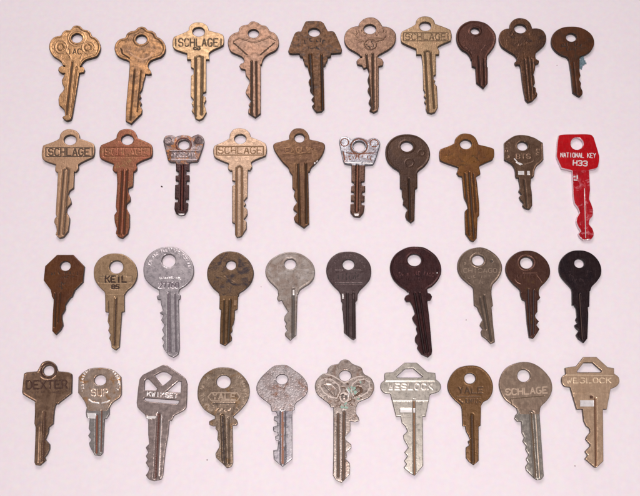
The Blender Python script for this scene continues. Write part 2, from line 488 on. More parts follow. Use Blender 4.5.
key('brown brass key with scalloped bow and a single hooked shoulder on its right', (110, 18), (110, 10),
    "315,92 350,100 380,128 420,135 455,160 468,190 510,215 545,260 555,305 545,350 510,390 455,410 410,430 385,460 378,490! 205,490! 200,455 180,430 130,412 80,385 55,345 48,300 65,250 105,215 155,200 170,165 205,140 250,130 280,103",
    [(310, 210, 55, 45)],
    "82,212! 160,212! 156,232 160,242! 170,255 172,266 160,270 148,268 146,280! 140,300 134,330 124,345! 130,362 122,372 132,388 126,400 134,412 132,430! 88,474! 66,462! 68,400 76,310 82,240",
    [(101, 245, 84, 455, 5, .4), (128, 250, 112, 420, 4, .3)],
    look((134, 98, 70), (168, 122, 80), metallic=.6, rough=.38, grime=.6, bump=.7), rim=(1.3, .22),
    lines=[(circle(310, 210, 88, 78), .6, -.15, 0), ([(255, 380), (290, 400), (340, 405), (385, 385)], .7, -.2, 3), (circle(160, 300, 55, 55), .45, -.16, 0), (circle(460, 300, 55, 55), .45, -.16, 0), ([(200, 345), (250, 385)], .5, -.18, 3), ([(420, 345), (380, 390)], .5, -.18, 3), ([(105, 300), (120, 350), (190, 395)], .6, .14, 5)])
key('tan brass key stamped SCHLAGE in dark capitals above a small dark smudge', (168, 16), (110, 10),
    "310,70 355,80 390,105 405,140 405,150! 540,190 555,220 552,290 535,305! 415,370 412,440! 190,440! 190,380! 75,340 50,310 48,250 60,215! 205,150 210,120 240,85 275,72",
    [(303, 155, 60, 46)],
    "335,190! 398,190! 398,340! 385,345! 383,355! 396,362! 398,375! 390,390 396,410 400,425! 385,450 368,458 352,450! 348,432! 338,420 346,405 338,390 346,375 334,360! 336,275! 346,268! 346,245! 335,240!",
    [(354, 196, 352, 440, 7, .6), (381, 196, 378, 430, 8, .6), (354, 196, 368, 189, 5, .5), (368, 189, 381, 196, 5, .5)],
    look((156, 124, 92), (172, 138, 102), metallic=.55, grime=.25, rough=.38),
    texts=[('SCHLAGE', 300, 262, 390, 74, 0, .5, .25, 1), ('C0', 285, 322, 60, 22, 0, .7, .2, 1)],
    lines=[([(75, 225), (75, 300)], .4, .2, 1), ([(525, 225), (525, 300)], .4, .2, 1)])
key('reddish brown key with scalloped crown, slanting embossed ribbons and a deeply notched left edge', (224, 16), (210, 10),
    "298,60 340,75 370,95 415,105 440,130 455,155 500,175 530,210 545,255 540,310 510,350 450,380 410,410 385,450 375,490! 185,490! 200,450 180,415 130,390 70,360 45,310 40,260 55,215 95,180 145,160 155,125 190,100 240,90 265,65",
    [(292, 172, 53, 42)],
    "135,190! 205,190! 210,240 210,430! 188,447! 172,438! 158,428! 160,412 168,405! 160,395 170,378 158,360 148,345 150,335! 165,300! 162,290 148,272 146,250! 128,245 122,235 128,225 145,218",
    [(172, 212, 172, 435, 6, .5), (191, 212, 193, 435, 5, .4)],
    look((128, 96, 76), (140, 102, 78), metallic=.5, grime=.4, bump=.4),
    marks=[(298, 320, 40, 0, 360, 6, 20, .3, -.14, 3), (340, 150, 260, 140, 178, 9, 22, .3, -.14, 3), (250, 150, 260, 2, 42, 9, 22, .3, -.14, 3)],
    lines=[([(75, 230), (110, 225), (270, 390)], .4, -.16, 0), ([(60, 300), (215, 410)], .4, -.16, 0), ([(520, 230), (470, 250), (345, 350)], .4, -.16, 0),
           ([(535, 290), (375, 400)], .4, -.16, 0), (circle(298, 320, 62, 52), .4, -.14, 0), (circle(292, 172, 84, 70), .4, -.12, 0),
           ([(95, 265), (245, 400)], .4, .2, 5), ([(500, 265), (360, 385)], .4, .2, 5), ([(150, 215), (230, 240), (300, 262), (370, 240), (450, 205)], .45, -.2, 3), ([(150, 215), (95, 250)], .4, -.2, 3), ([(450, 205), (505, 240)], .4, -.2, 3)], rim=(1.0, .06))
key('dark brown key with an arrowhead-shaped bow sloping out to two square corners', (285, 16), (280, 10),
    "210,60 355,60 385,80! 425,158! 480,160 505,190! 565,340 555,370 520,375! 460,380! 455,410! 425,415! 425,440! 180,440! 175,415! 150,410! 140,380! 50,378 32,355! 95,185 120,162 160,160! 195,80",
    [(290, 160, 58, 42)],
    "100,190! 196,190! 196,214! 190,222 188,232 180,235! 184,410! 172,422 150,424 138,410! 132,398 142,385 130,370 140,355 124,335 126,320 118,300 126,280 118,255 114,235! 105,232 100,222 98,214!",
    [(125, 185, 136, 400, 10, .6), (172, 185, 176, 410, 7, .5)],
    look((98, 62, 32), (116, 74, 38), metallic=.4, grime=.5, rough=.45, spot=(52, 38, 34), spot_amt=.3), groovecol=(42, 30, 28),
    marks=[(290, 560, 320, -110, -70, 7, 40, .4, .14, 1), (290, 560, 255, -105, -75, 5, 34, .5, .14, 1)])
key('grey-brown key with round top loop, clover bow and bright orange ridge on its blade', (340, 12), (340, 10),
    "298,60 340,65 380,90 410,130 420,150! 470,155 520,180 550,220 555,275 535,330 490,375 430,410 385,435 375,450! 200,450! 195,435 150,405 90,370 50,320 42,265 60,205 105,165 150,150 180,148! 195,115 230,80 265,65",
    [(298, 168, 61, 47)],
    "82,180! 156,180! 158,200! 172,205 180,218 176,232 160,236! 160,400! 156,418 140,426 122,418! 128,400 118,385! 126,360 114,335 120,315 114,290 120,265 112,240! 98,245 90,232 72,228 68,215 78,203 92,200!",
    [(110, 185, 130, 415, 6, .5), (136, 180, 138, 410, 6, .5), (149, 182, 149, 405, 4, -.12, 3)],
    look((132, 98, 76), (120, 86, 68), metallic=.5, grime=.35, bump=.45),
    marks=[(298, 320, 34, 0, 360, 5, 18, .4, .14, 1), (200, 245, 60, 190, 350, 6, 26, .4, -.14, 3), (410, 245, 60, 190, 350, 6, 26, .4, -.12, 0)],
    lines=[(circle(298, 322, 60, 50), .4, -.18, 0), ([(270, 265), (430, 255)], .4, -.14, 3), ([(150, 240), (180, 275), (240, 290)], .4, -.16, 3), ([(450, 240), (420, 275), (360, 290)], .4, -.16, 0)])
key('olive tan key with faint framed letters, fourth from the right in the top row', (396, 12), (400, 10),
    "290,50 335,58 370,85 388,125! 530,180 545,205 552,250 545,290! 415,355 430,400 425,430! 200,430! 200,375! 60,310 48,285 48,225 60,200! 190,130 200,95 225,65 255,53",
    [(292, 140, 58, 45)],
    "82,175! 148,175! 148,270! 138,275! 138,288! 146,296! 140,305 152,318! 156,405! 145,425 130,430 112,425! 106,410! 108,392! 100,382 108,370 98,358 104,345! 96,330! 94,230! 88,190!",
    [(104, 174, 118, 420, 6, .6), (127, 174, 142, 405, 6, .6), (104, 174, 115, 168, 5, .5), (115, 168, 127, 174, 5, .5)],
    look((150, 118, 88), (138, 112, 82), metallic=.5, grime=.2),
    texts=[('SCHLAGE', 300, 245, 400, 62, 0, .4, .16, 5)],
    lines=[([(80, 205), (520, 205), (520, 285), (80, 285), (80, 205)], .35, .1, 5)])
key('small dark maroon key with oval bow and short blade cut at a slant', (446, 16), (450, 10),
    "278,55 340,62 400,85 450,130 485,180 495,235 480,300 440,360 408,400 405,440! 245,440! 235,410 205,370 150,335 115,285 100,230 105,170 135,115 180,78 230,58",
    [(290, 147, 43, 33)],
    "88,170! 150,170! 152,235! 152,238! 155,240! 155,305! 138,326! 108,302! 104,240! 90,235! 88,200",
    [(118, 190, 125, 310, 5, .4), (140, 200, 143, 310, 4, .4)],
    look((96, 56, 44), (82, 48, 40), metallic=.6, grime=.4, rough=.4), rim=(1.0, .16),
    marks=[(290, 240, 120, 20, 160, 9, 24, .3, -.08, 3)])
key('pitted brown key with round top loop and clover bow, second from right, top row', (494, 14), (450, 10),
    "262,48 310,58 350,90 370,130 375,150! 430,150 480,170 510,215 515,260 500,310 455,355 415,390 405,440! 222,440! 195,410 130,370 75,330 50,280 48,225 70,180 110,155 150,150! 155,110 185,70 225,50",
    [(263, 143, 60, 45)],
    "278,190! 350,190! 354,205 366,212 366,222 352,228! 350,250 344,268 348,285! 350,305 345,315 354,328 355,340! 360,350 358,360! 340,378 322,384 310,372! 300,320 290,240! 286,230 270,230 266,220 276,212! 274,200",
    [(308, 202, 324, 370, 4, .4), (324, 195, 338, 366, 5, .5), (338, 200, 350, 345, 5, .5)],
    look((116, 76, 50), (98, 64, 46), metallic=.5, grime=.55, bump=.8, spot=(60, 40, 34), spot_amt=.25),
    marks=[(270, 245, 110, 180, 360, 10, 40, .4, -.14, 3), (270, 245, 60, 20, 160, 5, 40, .4, -.12, 0)])
r110, c110 = key('rusty brown key with a wide oval bow and a blue-green crust beside its neck', (545, 20), (510, 10),
    "260,72 330,78 400,105 455,150 482,205 480,260 450,315 400,350 350,370 335,395! 228,395! 215,375 155,350 100,310 65,260 58,205 75,150 120,105 185,78",
    [(262, 170, 52, 42)],
    "238,185! 286,185! 286,255! 290,275 284,290 292,305 290,320 298,338 298,350 288,360 278,356! 258,342! 250,260",
    [(262, 215, 276, 345, 4, .3)],
    look((104, 56, 24), (84, 44, 20), metallic=.35, grime=.5, rough=.45, spot=(58, 42, 30), spot_amt=.25),
    marks=[(262, 480, 245, -115, -65, 8, 36, .5, .12, 1), (262, 480, 195, -105, -75, 4, 30, .5, .12, 1)])
crust = plain('verdigris_crust', (112, 132, 142), 0, .85)
blob('corrosion', frame([(290, 196), (296, 198), (302, 208), (305, 216), (300, 224), (292, 212), (290, 222), (290, 232), (289, 242)], (SC['A'], 510, 10)), 0.0, .85, r110, c110, crust, 4, 7, 1.3)

# ================================================================== second row
key('tan key deeply stamped SCHLAGE inside a thin frame, first in the second row', (38, 125), (30, 125),
    "325,48 375,60 410,95 418,140! 550,190 565,225 560,300 545,325! 410,395 405,440 380,470! 200,480! 175,460 180,400! 70,360 45,330 42,270 55,210! 210,145 225,100 255,65 290,50",
    [(317, 147, 62, 50)],
    "118,180! 185,180! 182,262! 165,275 160,290! 168,305 172,325 155,345 152,360! 165,385 165,400! 160,440! 140,465 122,470 108,455! 112,440 110,420! 102,405 104,390 112,380! 108,370! 115,240",
    [(138, 185, 117, 452, 7, .6), (159, 185, 138, 450, 8, .6), (138, 185, 149, 177, 6, .5), (149, 177, 159, 185, 6, .5)],
    look((168, 130, 102), (180, 142, 112), metallic=.5, grime=.2, rough=.36),
    texts=[('SCHLAGE', 305, 268, 400, 70, 0, .55, .28, 1, .15)],
    lines=[([(75, 225), (535, 225), (535, 312), (75, 312), (75, 225)], .35, .2, 1)])
key('reddish copper-coloured key with worn blank hexagon bow, second in the second row', (96, 125), (90, 125),
    "312,45 365,55 400,90 415,135! 545,195 562,225 562,300 550,325! 410,390 410,440 385,470! 190,475! 168,450 180,395! 60,345 40,320 40,235 55,205! 200,140 210,105 235,65 270,50",
    [(310, 145, 60, 50)],
    "110,180! 182,180! 178,255 160,265 160,280! 168,300 168,315 152,330 152,345! 165,370! 165,420! 158,450! 135,470 118,465 108,450! 112,430 104,405 102,375 112,360! 108,340! 114,240!",
    [(134, 188, 118, 450, 6, .5), (153, 188, 140, 450, 6, .55), (143, 185, 130, 450, 4, -.1, 3)],
    look((154, 86, 60), (144, 90, 60), metallic=.5, grime=.25, spot=(126, 96, 60), spot_amt=.08),
    texts=[('SCHLAGE', 300, 262, 400, 66, 0, .4, .07, 0)],
    lines=[([(75, 225), (535, 225), (535, 312), (75, 312), (75, 225)], .35, .1, 0)])
rust_bow = look((136, 120, 120), (78, 58, 58), metallic=.7, rough=.36, grime=.6, bump=.9, spot=(150, 92, 40), spot_amt=.35)
key('small key with mottled grey bow and dark maroon blade notched on both sides', (156, 130), (140, 125),
    "125,58 165,58 195,75! 240,60 275,55 315,60 355,75! 385,60 425,50 465,75 480,110 470,170! 425,300 410,320! 340,325! 330,345! 200,345! 195,325! 140,322 120,305! 85,160 75,115 95,70",
    [(275, 145, 57, 48)],
    "150,155! 205,155! 205,190! 192,192! 192,208! 205,210! 205,232! 193,235! 193,248! 203,250! 202,308! 190,310! 190,322! 200,325! 198,352! 185,372 168,375 150,368 143,350! 145,322! 158,320! 158,308! 145,306! 146,250! 160,248! 160,235! 148,232! 148,212! 160,210! 160,195! 150,192!",
    [(175, 168, 172, 350, 8, .5)], rust_bow, kind='double_sided_key', bladelook=look((72, 38, 36), (56, 28, 30), metallic=.5, rough=.3, grime=.4),
    groovecol=(96, 44, 34),
    marks=[(272, 1250, 1000, -97.5, -82.5, 9, 46, .5, -.2, 3)],
    lines=[(circle(275, 145, 76, 66), .5, -.12, 1), (circle(125, 105, 36, 34), .4, -.1, 0), (circle(425, 100, 36, 34), .4, -.1, 0), ([(135, 205), (420, 205)], .4, -.15, 3), ([(150, 295), (405, 295)], .4, -.12, 3)],
    patches=[("158,366! 185,366! 180,373! 163,373!", 0, 2)])
key('pale tan key with faint gold letters, between the two small double-notched keys', (210, 125), (210, 125),
    "303,38 350,48 390,80 408,125! 545,185 562,215 565,260 555,310! 415,375 420,420 400,455! 200,460! 180,440 185,390! 60,335 38,305 35,240 50,210! 190,140 200,95 230,55 265,40",
    [(300, 138, 58, 47)],
    "92,180! 158,180! 155,300! 148,308 140,318! 150,330! 140,340! 154,350 156,370! 148,385 140,392! 152,402! 152,430! 145,440! 130,462 112,466 104,455! 104,410! 92,405! 92,255! 104,248! 104,236! 92,232!",
    [(110, 178, 108, 455, 5, .6), (132, 178, 132, 455, 5, .6), (110, 178, 121, 170, 5, .5), (121, 170, 132, 178, 5, .5)],
    look((164, 134, 112), (154, 126, 104), metallic=.5, grime=.15),
    texts=[('SCHLAGE', 298, 252, 430, 68, 0, .4, .09, 1)],
    lines=[([(65, 215), (530, 215), (530, 300), (65, 300), (65, 215)], .35, .1, 1)], groovecol=(128, 92, 58))
key('brown key with two wide pointed wings and bright nicks on the right wing', (268, 125), (260, 125),
    "310,38 350,45 390,80 410,125 412,148! 540,180 565,205 560,250 535,310 480,380 430,430 415,470! 215,470! 200,430 150,380 90,300 55,235 55,200 80,182! 212,148! 212,110 235,65 270,42",
    [(313, 128, 50, 43)],
    "122,170! 206,170! 200,200! 204,410! 182,428! 145,402! 140,385 154,365 138,352 140,340 154,322! 140,295 145,275 134,262! 134,210! 122,195",
    [(158, 160, 164, 410, 6, .4), (190, 160, 192, 405, 6, .5), (143, 162, 148, 260, 5, -.1, 3)],
    look((122, 84, 54), (104, 68, 44), metallic=.5, grime=.45, rough=.38),
    texts=[('EAGLE', 300, 250, 250, 50, 0, .35, -.14, 3)],
    lines=[([(150, 285), (265, 285)], .35, -.16, 3), ([(380, 235), (445, 235)], .35, -.16, 3), ([(255, 300), (300, 290), (420, 265)], .3, -.1, 0)],
    patches=[("222,156! 228,152! 230,158! 225,162!", -.1, 2), ("232,148! 238,146! 240,150! 234,154!", -.1, 2)])
key('small key with silver bow, round corner bosses and coppery double-notched blade', (332, 130), (320, 125),
    "130,70 165,78 190,100! 230,85 270,80 310,88 350,105! 380,90 420,85 460,105 478,140 470,180! 425,320 405,350! 330,355! 195,355! 190,350! 125,335 110,310! 80,170 72,120 90,80",
    [(270, 162, 60, 53)],
    "130,155! 187,155! 185,235! 172,238! 172,252! 187,255! 186,278! 175,280! 175,292! 185,295! 184,318! 172,320! 172,332! 185,335! 180,365! 165,382 140,380 125,362! 126,330! 140,328! 140,318! 128,316! 128,292! 140,290! 140,280! 128,278! 130,255! 140,252! 140,240! 130,236!",
    [(155, 168, 152, 355, 9, .5)],
    look((166, 168, 176), (112, 104, 110), metallic=.85, rough=.28, grime=.5, bump=.6, spot=(110, 76, 66), spot_amt=.2), kind='double_sided_key',
    bladelook=look((112, 80, 66), (88, 58, 50), metallic=.65, rough=.28, grime=.3), groovecol=(124, 74, 52),
    marks=[(270, 1250, 980, -98, -82, 9, 40, .45, -.2, 1)],
    lines=[(circle(125, 122, 40, 38), .5, -.25, 1), (circle(125, 122, 18, 17), .4, -.2, 0), (circle(418, 130, 40, 36), .5, -.25, 1), (circle(418, 130, 16, 14), .4, -.2, 0),
           (circle(270, 162, 82, 74), .5, .15, 1), ([(145, 225), (270, 240), (420, 225)], .4, .2, 1), ([(130, 320), (400, 330)], .4, -.15, 2), ([(110, 215), (125, 300)], .5, .18, 1)],
    patches=[("140,366! 162,366! 158,376! 145,376!", 0, 2)])
key('plain dark brown round-headed key in the second row, right of the silver-bowed key', (378, 130), (320, 125),
    "290,48 370,60 435,95 490,155 515,230 505,300 465,360 400,415 385,445! 215,445! 205,415 140,370 90,310 72,230 85,160 135,95 205,58",
    [(287, 162, 62, 50)],
    "330,185! 402,185! 402,262! 393,268! 390,395! 376,406! 358,392! 352,378 354,365 362,352 352,338 342,330 345,312! 338,295! 338,268! 330,262!",
    [(368, 222, 372, 392, 6, .4)],
    look((86, 56, 38), (74, 48, 36), metallic=.4, grime=.35, bump=.4), rim=(.9, .08),
    lines=[(circle(310, 325, 42, 38), .4, -.1, 0), (circle(430, 225, 30, 28), .4, -.08, 0)])
key('ochre brown key with blunt hexagon bow, black scuffs and rounded ear-like shoulders', (436, 130), (410, 125),
    "295,40 350,52 390,85 412,130 420,150! 565,190 575,225 572,270 560,300! 430,360 425,375! 432,400! 215,400! 220,375! 45,310 32,275 32,220 45,195! 175,140 190,95 225,58 260,42",
    [(297, 140, 58, 47)],
    "202,175! 280,175! 288,190 290,205 278,212 272,218! 276,240 285,330! 285,375 278,385! 275,470! 262,483 248,478! 228,450! 226,360 238,345 234,325 222,300! 214,216! 200,212 192,200 198,188 202,182!",
    [(228, 200, 246, 455, 6, .4), (245, 195, 265, 468, 7, .6), (262, 200, 274, 360, 5, .4)],
    look((146, 94, 42), (128, 78, 40), metallic=.45, grime=.45, spot=(60, 44, 32), spot_amt=.12), groovecol=(62, 44, 34))
key('small grey-brown key with chamfered bow and two white glints at its neck', (496, 132), (500, 125),
    "240,35 310,42 380,65 430,95 462,115! 468,280! 440,310 400,345 380,390! 370,450 345,460! 200,460! 190,440! 185,380 160,330 110,295 80,280! 78,115! 120,80 180,45",
    [(265, 138, 53, 44)],
    "72,190! 128,190! 128,222! 125,250 130,280 132,335! 122,350 102,346! 92,335 96,325 84,312 78,300! 88,290 76,275 82,262! 75,222!",
    [(100, 225, 112, 338, 5, .35)],
    look((132, 100, 80), (112, 82, 64), metallic=.6, rough=.34, grime=.45),
    texts=[('BTS', 275, 240, 140, 46, 0, .4, -.2, 3)],
    marks=[(265, 180, 155, 150, 215, 6, 34, .4, -.2, 3), (270, 180, 155, -35, 22, 6, 34, .4, -.2, 3)],
    lines=[([(185, 265), (215, 300), (260, 318)], .5, -.2, 2), ([(290, 318), (350, 300), (375, 285)], .4, -.2, 3), ([(200, 300), (245, 325)], .4, -.2, 2)], rim=(.6, .1),
    patches=[("75,190! 100,190! 100,205! 75,205!", -.08, 2), ("112,190! 123,190! 123,206! 112,206!", -.08, 2)])
key('red painted key lettered NATIONAL KEY and H33 in white, last in the second row', (550, 130), (500, 125),
    "95,55 250,48 400,52 430,80! 478,240 485,280 472,370 450,390! 385,405! 215,410! 110,385! 60,270 60,230 75,80",
    [(268, 134, 62, 60)],
    "296,180! 366,180! 371,270! 367,308 376,330 383,352 382,376 368,396 366,412 380,430 386,448 385,462 375,475 345,478 328,465 322,452 332,440 322,425 313,402 316,384 327,364 320,345 306,325 300,290!",
    [(338, 240, 352, 468, 16, .3, 0), (350, 262, 355, 466, 5, -.12, 2)],
    look((212, 16, 26), (196, 12, 22), metallic=.0, rough=.22, grime=.25, bump=.25), kind='painted_key',
    bladelook=look((206, 22, 36), (186, 16, 28), metallic=.1, rough=.22, grime=.3, bump=.35, spot=(222, 140, 150), spot_amt=.2), groovecol=(90, 10, 16),
    texts=[('NATIONAL KEY', 280, 250, 345, 44, 1, .32, -.08, 2, .15), ('H33', 300, 328, 138, 48, 3, .5, -.08, 2, .15)],
    patches=[("303,211! 312,209! 312,214! 304,216!", -.05, 2), ("316,208! 322,207! 323,222! 317,224!", -.05, 2), ("304,224! 320,226! 320,230! 305,230!", -.05, 2), ("340,474! 372,470! 366,476! 346,478!", 0, 2)])

# ================================================================== third row
key('small rust-brown key with an octagonal bow, first in the third row', (36, 250), (30, 242),
    "215,52! 375,52! 485,165! 470,320! 390,400! 360,470! 165,470! 150,400! 80,305! 95,165!",
    [(290, 158, 52, 47)],
    "90,200! 178,200! 174,225 162,240! 148,262 148,278! 142,290 134,302 134,318! 138,345 128,365 108,385! 94,370! 96,300 100,240! 92,225",
    [(104, 212, 102, 350, 6, .4), (125, 212, 116, 330, 5, .5)],
    look((122, 72, 38), (108, 62, 38), metallic=.4, grime=.35),
    marks=[(285, 900, 675, -102, -78, 11, 26, .4, .1, 1), (285, 900, 630, -99, -81, 7, 26, .4, .1, 1), (265, 355, 26, 0, 360, 5, 26, .4, .1, 1)])
key('tan key with a round bow stamped KEIL in dark block letters', (86, 250), (80, 242),
    "300,38 370,48 435,85 490,145 512,220 505,290 470,355 410,410 385,450! 195,450! 185,420 135,370 95,310 80,240 90,165 130,100 190,58 240,42",
    [(300, 168, 68, 64)],
    "105,200! 185,200! 185,288! 174,292! 168,380 164,435! 148,448 132,438! 130,415 122,400 128,385 118,368 124,350 116,330 120,292! 106,290!",
    [(148, 232, 141, 425, 9, .7), (116, 245, 120, 330, 3, .3)],
    look((166, 134, 104), (154, 124, 94), metallic=.5, grime=.2),
    texts=[('KEIL', 295, 290, 205, 56, 0, .66, .25, 1, .2), ('85', 290, 366, 72, 36, 0, .6, .25, 1)],
    lines=[([(185, 262), (125, 265), (125, 322), (185, 322)], .3, .1, 5), ([(405, 260), (455, 260), (455, 320), (405, 322)], .3, .1, 5), ([(200, 435), (380, 435)], .35, .15, 5),
           ([(185, 250), (405, 250)], .3, .1, 5), ([(185, 328), (405, 328)], .3, .1, 5)], groovecol=(62, 40, 28))
key('large silver key with round bow stamped 27760 and saw-like teeth down its left side', (140, 244), (130, 242),
    "290,32 360,38 430,75 495,140 530,215 535,290 515,350 460,410 400,450 385,480! 200,480! 185,460 120,420 60,360 38,290 42,210 75,135 130,80 210,42",
    [(284, 165, 68, 66)],
    "122,190! 203,190! 203,215! 210,222 208,235 202,240! 206,440! 200,465 180,478 160,470! 142,445! 136,430 144,415 132,400 144,385 134,365 144,345 130,325 140,305 124,295 138,285! 130,262! 128,240! 114,238 112,226 122,220!",
    [(158, 212, 162, 455, 10, .6), (150, 212, 152, 440, 3, -.1, 2), (186, 215, 190, 455, 4, .35)],
    look((170, 158, 162), (182, 170, 173), metallic=.7, rough=.32, grime=.15, bump=.2), kind='steel_key', groovecol=(104, 90, 98),
    texts=[('27760', 285, 406, 190, 50, 0, .42, .25, 1, .1)],
    marks=[(288, 265, 205, -165, 5, 24, 30, .3, -.12, 3), (290, 900, 565, -100, -78, 12, 16, .3, -.12, 2)])
key('brass key whose round bow is mottled with black scorch marks', (200, 248), (190, 242),
    "305,38 380,50 440,85 495,140 530,215 530,290 500,360 440,420 395,450 385,480! 195,480! 185,450 130,400 85,330 72,260 85,190 125,125 180,75 240,45",
    [(308, 170, 50, 47)],
    "124,210! 200,210! 197,278! 186,284! 185,318! 180,340 174,350 176,368 168,380 174,395 172,408! 145,430! 124,420! 126,320 130,282! 122,278!",
    [(142, 242, 138, 420, 5, .4), (166, 242, 158, 412, 8, .5)],
    look((132, 102, 76), (118, 88, 64), metallic=.5, grime=.6, bump=.6, spot=(48, 42, 50), spot_amt=.55),
    bladelook=look((142, 106, 74), (124, 90, 60), metallic=.6, rough=.34, grime=.3),
    marks=[(290, 330, 45, 200, 400, 4, 40, .5, -.14, 0)], patches=[("182,240! 194,240! 192,262! 182,258!", -.06, 3)])
key('pinkish grey key with smooth wide oval bow and one hooked shoulder above left-side cuts', (262, 248), (250, 242),
    "290,45 370,58 440,95 500,155 525,225 515,300 480,350 420,390 380,420 360,460! 160,460! 155,420 120,380 70,330 38,270 40,200 80,130 150,80 220,52",
    [(280, 160, 58, 53)],
    "114,190! 200,190! 196,240! 192,385! 166,408! 145,388! 145,378 155,368 145,350 152,340 142,325 144,308! 158,290! 138,258! 130,242 118,245 112,235 118,218",
    [(180, 196, 178, 392, 8, .6), (187, 196, 186, 390, 3, -.1, 3)],
    look((156, 142, 134), (138, 118, 106), metallic=.6, rough=.36, grime=.3, bump=.3, spot=(172, 162, 158), spot_amt=.3), kind='steel_key',
    rim=(.8, .06), patches=[("176,196! 184,196! 184,218! 176,218!", -.2, 2)])
key('small dusky purple-grey key with worn outlined letters and a bright glint at its neck', (320, 248), (310, 242),
    "285,40 360,50 430,85 490,155 508,230 495,310 450,370 395,425 375,460! 200,460! 185,430 130,375 80,305 62,235 75,160 120,95 190,52",
    [(283, 163, 58, 52)],
    "124,195! 198,195! 196,240! 188,250! 190,398! 180,405 172,402! 140,375! 140,345! 138,330! 136,290! 132,278! 134,255! 128,245!",
    [(155, 212, 156, 385, 7, .4), (180, 212, 181, 395, 6, .5)],
    look((98, 78, 78), (84, 64, 64), metallic=.5, rough=.36, grime=.4), kind='steel_key', groovecol=(48, 34, 34),
    marks=[(285, 1300, 1020, -97, -83, 6, 74, .45, .14, 1), (285, 240, 165, 195, 345, 12, 26, .3, -.08, 3)],
    lines=[([(150, 350), (420, 350)], .4, .12, 1), ([(150, 222), (230, 222)], .3, .1, 1), ([(335, 222), (410, 222)], .3, .1, 1)],
    patches=[("132,214! 138,214! 139,234! 134,234!", -.1, 2), ("175,216! 182,216! 182,232! 176,232!", -.1, 3)])  # two narrow glints at the neck, put into the colour
key('large dark maroon key with big round bow and knobbed shoulders, third row', (384, 244), (370, 242),
    "310,30 390,38 460,75 520,130 560,210 565,290 535,360 480,420 430,450 420,480! 235,480! 215,460 150,415 90,350 60,270 65,190 110,110 180,60 245,35",
    [(303, 158, 68, 60)],
    "158,195! 236,195! 238,212 248,215 256,228 250,242 236,244! 245,320 256,450 254,465! 240,478! 212,465 194,440! 198,428 186,412 186,395 196,380 190,360 194,350! 180,330 174,315 186,298! 175,265 165,248! 150,248 142,236 148,224 162,218!",
    [(185, 212, 225, 458, 6, .5), (206, 212, 240, 455, 5, .4)],
    look((72, 36, 36), (58, 30, 32), metallic=.6, rough=.4, grime=.4, bump=.6), rim=(.8, .12),
    marks=[(310, 1300, 1010, -101, -79, 14, 34, .4, -.12, 3), (310, 1300, 950, -97, -83, 8, 30, .4, -.1, 0)],
    patches=[("275,126! 280,125! 280,129! 276,130!", 0, 2)])
key('grey key with round bow covered in worn lettering and small dots', (450, 244), (440, 242),
    "285,38 350,48 425,90 480,145 512,215 508,285 475,350 430,400 415,430 410,465! 235,465! 220,430 165,385 100,320 72,250 80,170 125,100 190,58",
    [(280, 160, 60, 53)],
    "136,185! 212,185! 212,220 218,265! 212,270! 218,340 226,415! 210,422! 190,402! 172,388 168,372! 175,360 164,345 168,335 176,322 168,305 158,285! 152,270 140,262!",
    [(182, 222, 212, 408, 6, .6), (165, 230, 190, 360, 5, .3)],
    look((132, 110, 94), (116, 94, 80), metallic=.55, grime=.45, bump=.6), kind='steel_key',
    texts=[('CHICAGO', 300, 262, 330, 40, 0, .32, -.16, 3)],
    marks=[(290, 900, 580, -101, -79, 9, 36, .32, -.14, 3), (290, 900, 520, -97, -83, 6, 34, .32, -.14, 3)],
    lines=[(circle(148, 190, 9), .4, -.16, 3), (circle(415, 170, 8), .5, .2, 1), (circle(280, 160, 78, 70), .35, -.1, 0)], rim=(.8, .1))
key('chestnut brown round-bowed key between the grey lettered key and the blackened key', (500, 246), (510, 242),
    "262,50 340,60 410,100 465,160 492,230 488,300 450,360 400,410 380,450! 380,470! 205,470! 190,435 130,380 75,310 52,240 65,170 115,105 185,62",
    [(265, 165, 64, 58)],
    "40,185! 118,185! 118,220 124,232 112,245! 112,290! 102,305 105,315! 118,330! 108,345 120,362 110,380! 95,400 78,395! 70,340 62,245! 50,240 42,220",
    [(76, 196, 85, 385, 6, .5), (98, 198, 98, 380, 6, .45)],
    look((102, 64, 52), (88, 54, 46), metallic=.5, rough=.33, grime=.35, spot=(100, 72, 44), spot_amt=.15), groovecol=(56, 46, 50),
    marks=[(262, 1300, 1000, -97, -83, 8, 40, .35, -.12, 0)],
    lines=[([(150, 330), (175, 360), (210, 375)], .35, -.15, 3), ([(370, 290), (400, 330), (420, 360)], .35, -.15, 3), ([(230, 268), (370, 265)], .3, -.12, 3), (circle(265, 165, 84, 76), .4, -.14, 3)])
key('blackened small key with round bow, darkest of all, last in the third row', (550, 246), (510, 242),
    "285,48 350,55 420,90 475,150 503,220 500,290 465,350 410,410 395,450! 215,450! 205,420 150,360 100,295 85,225 100,150 150,90 215,55",
    [(293, 170, 50, 46)],
    "255,190! 328,190! 326,268! 320,270! 322,300 318,400! 304,418! 282,402! 272,385 284,368! 270,355 266,345 280,338! 270,322 276,310! 272,275! 264,262! 256,262!",
    [(288, 215, 300, 402, 6, .4)],
    look((54, 34, 37), (42, 28, 33), metallic=.6, rough=.42, grime=.3, bump=.6), groovecol=(70, 48, 42),
    marks=[(290, 240, 100, 0, 180, 9, 40, .4, -.08, 3)])

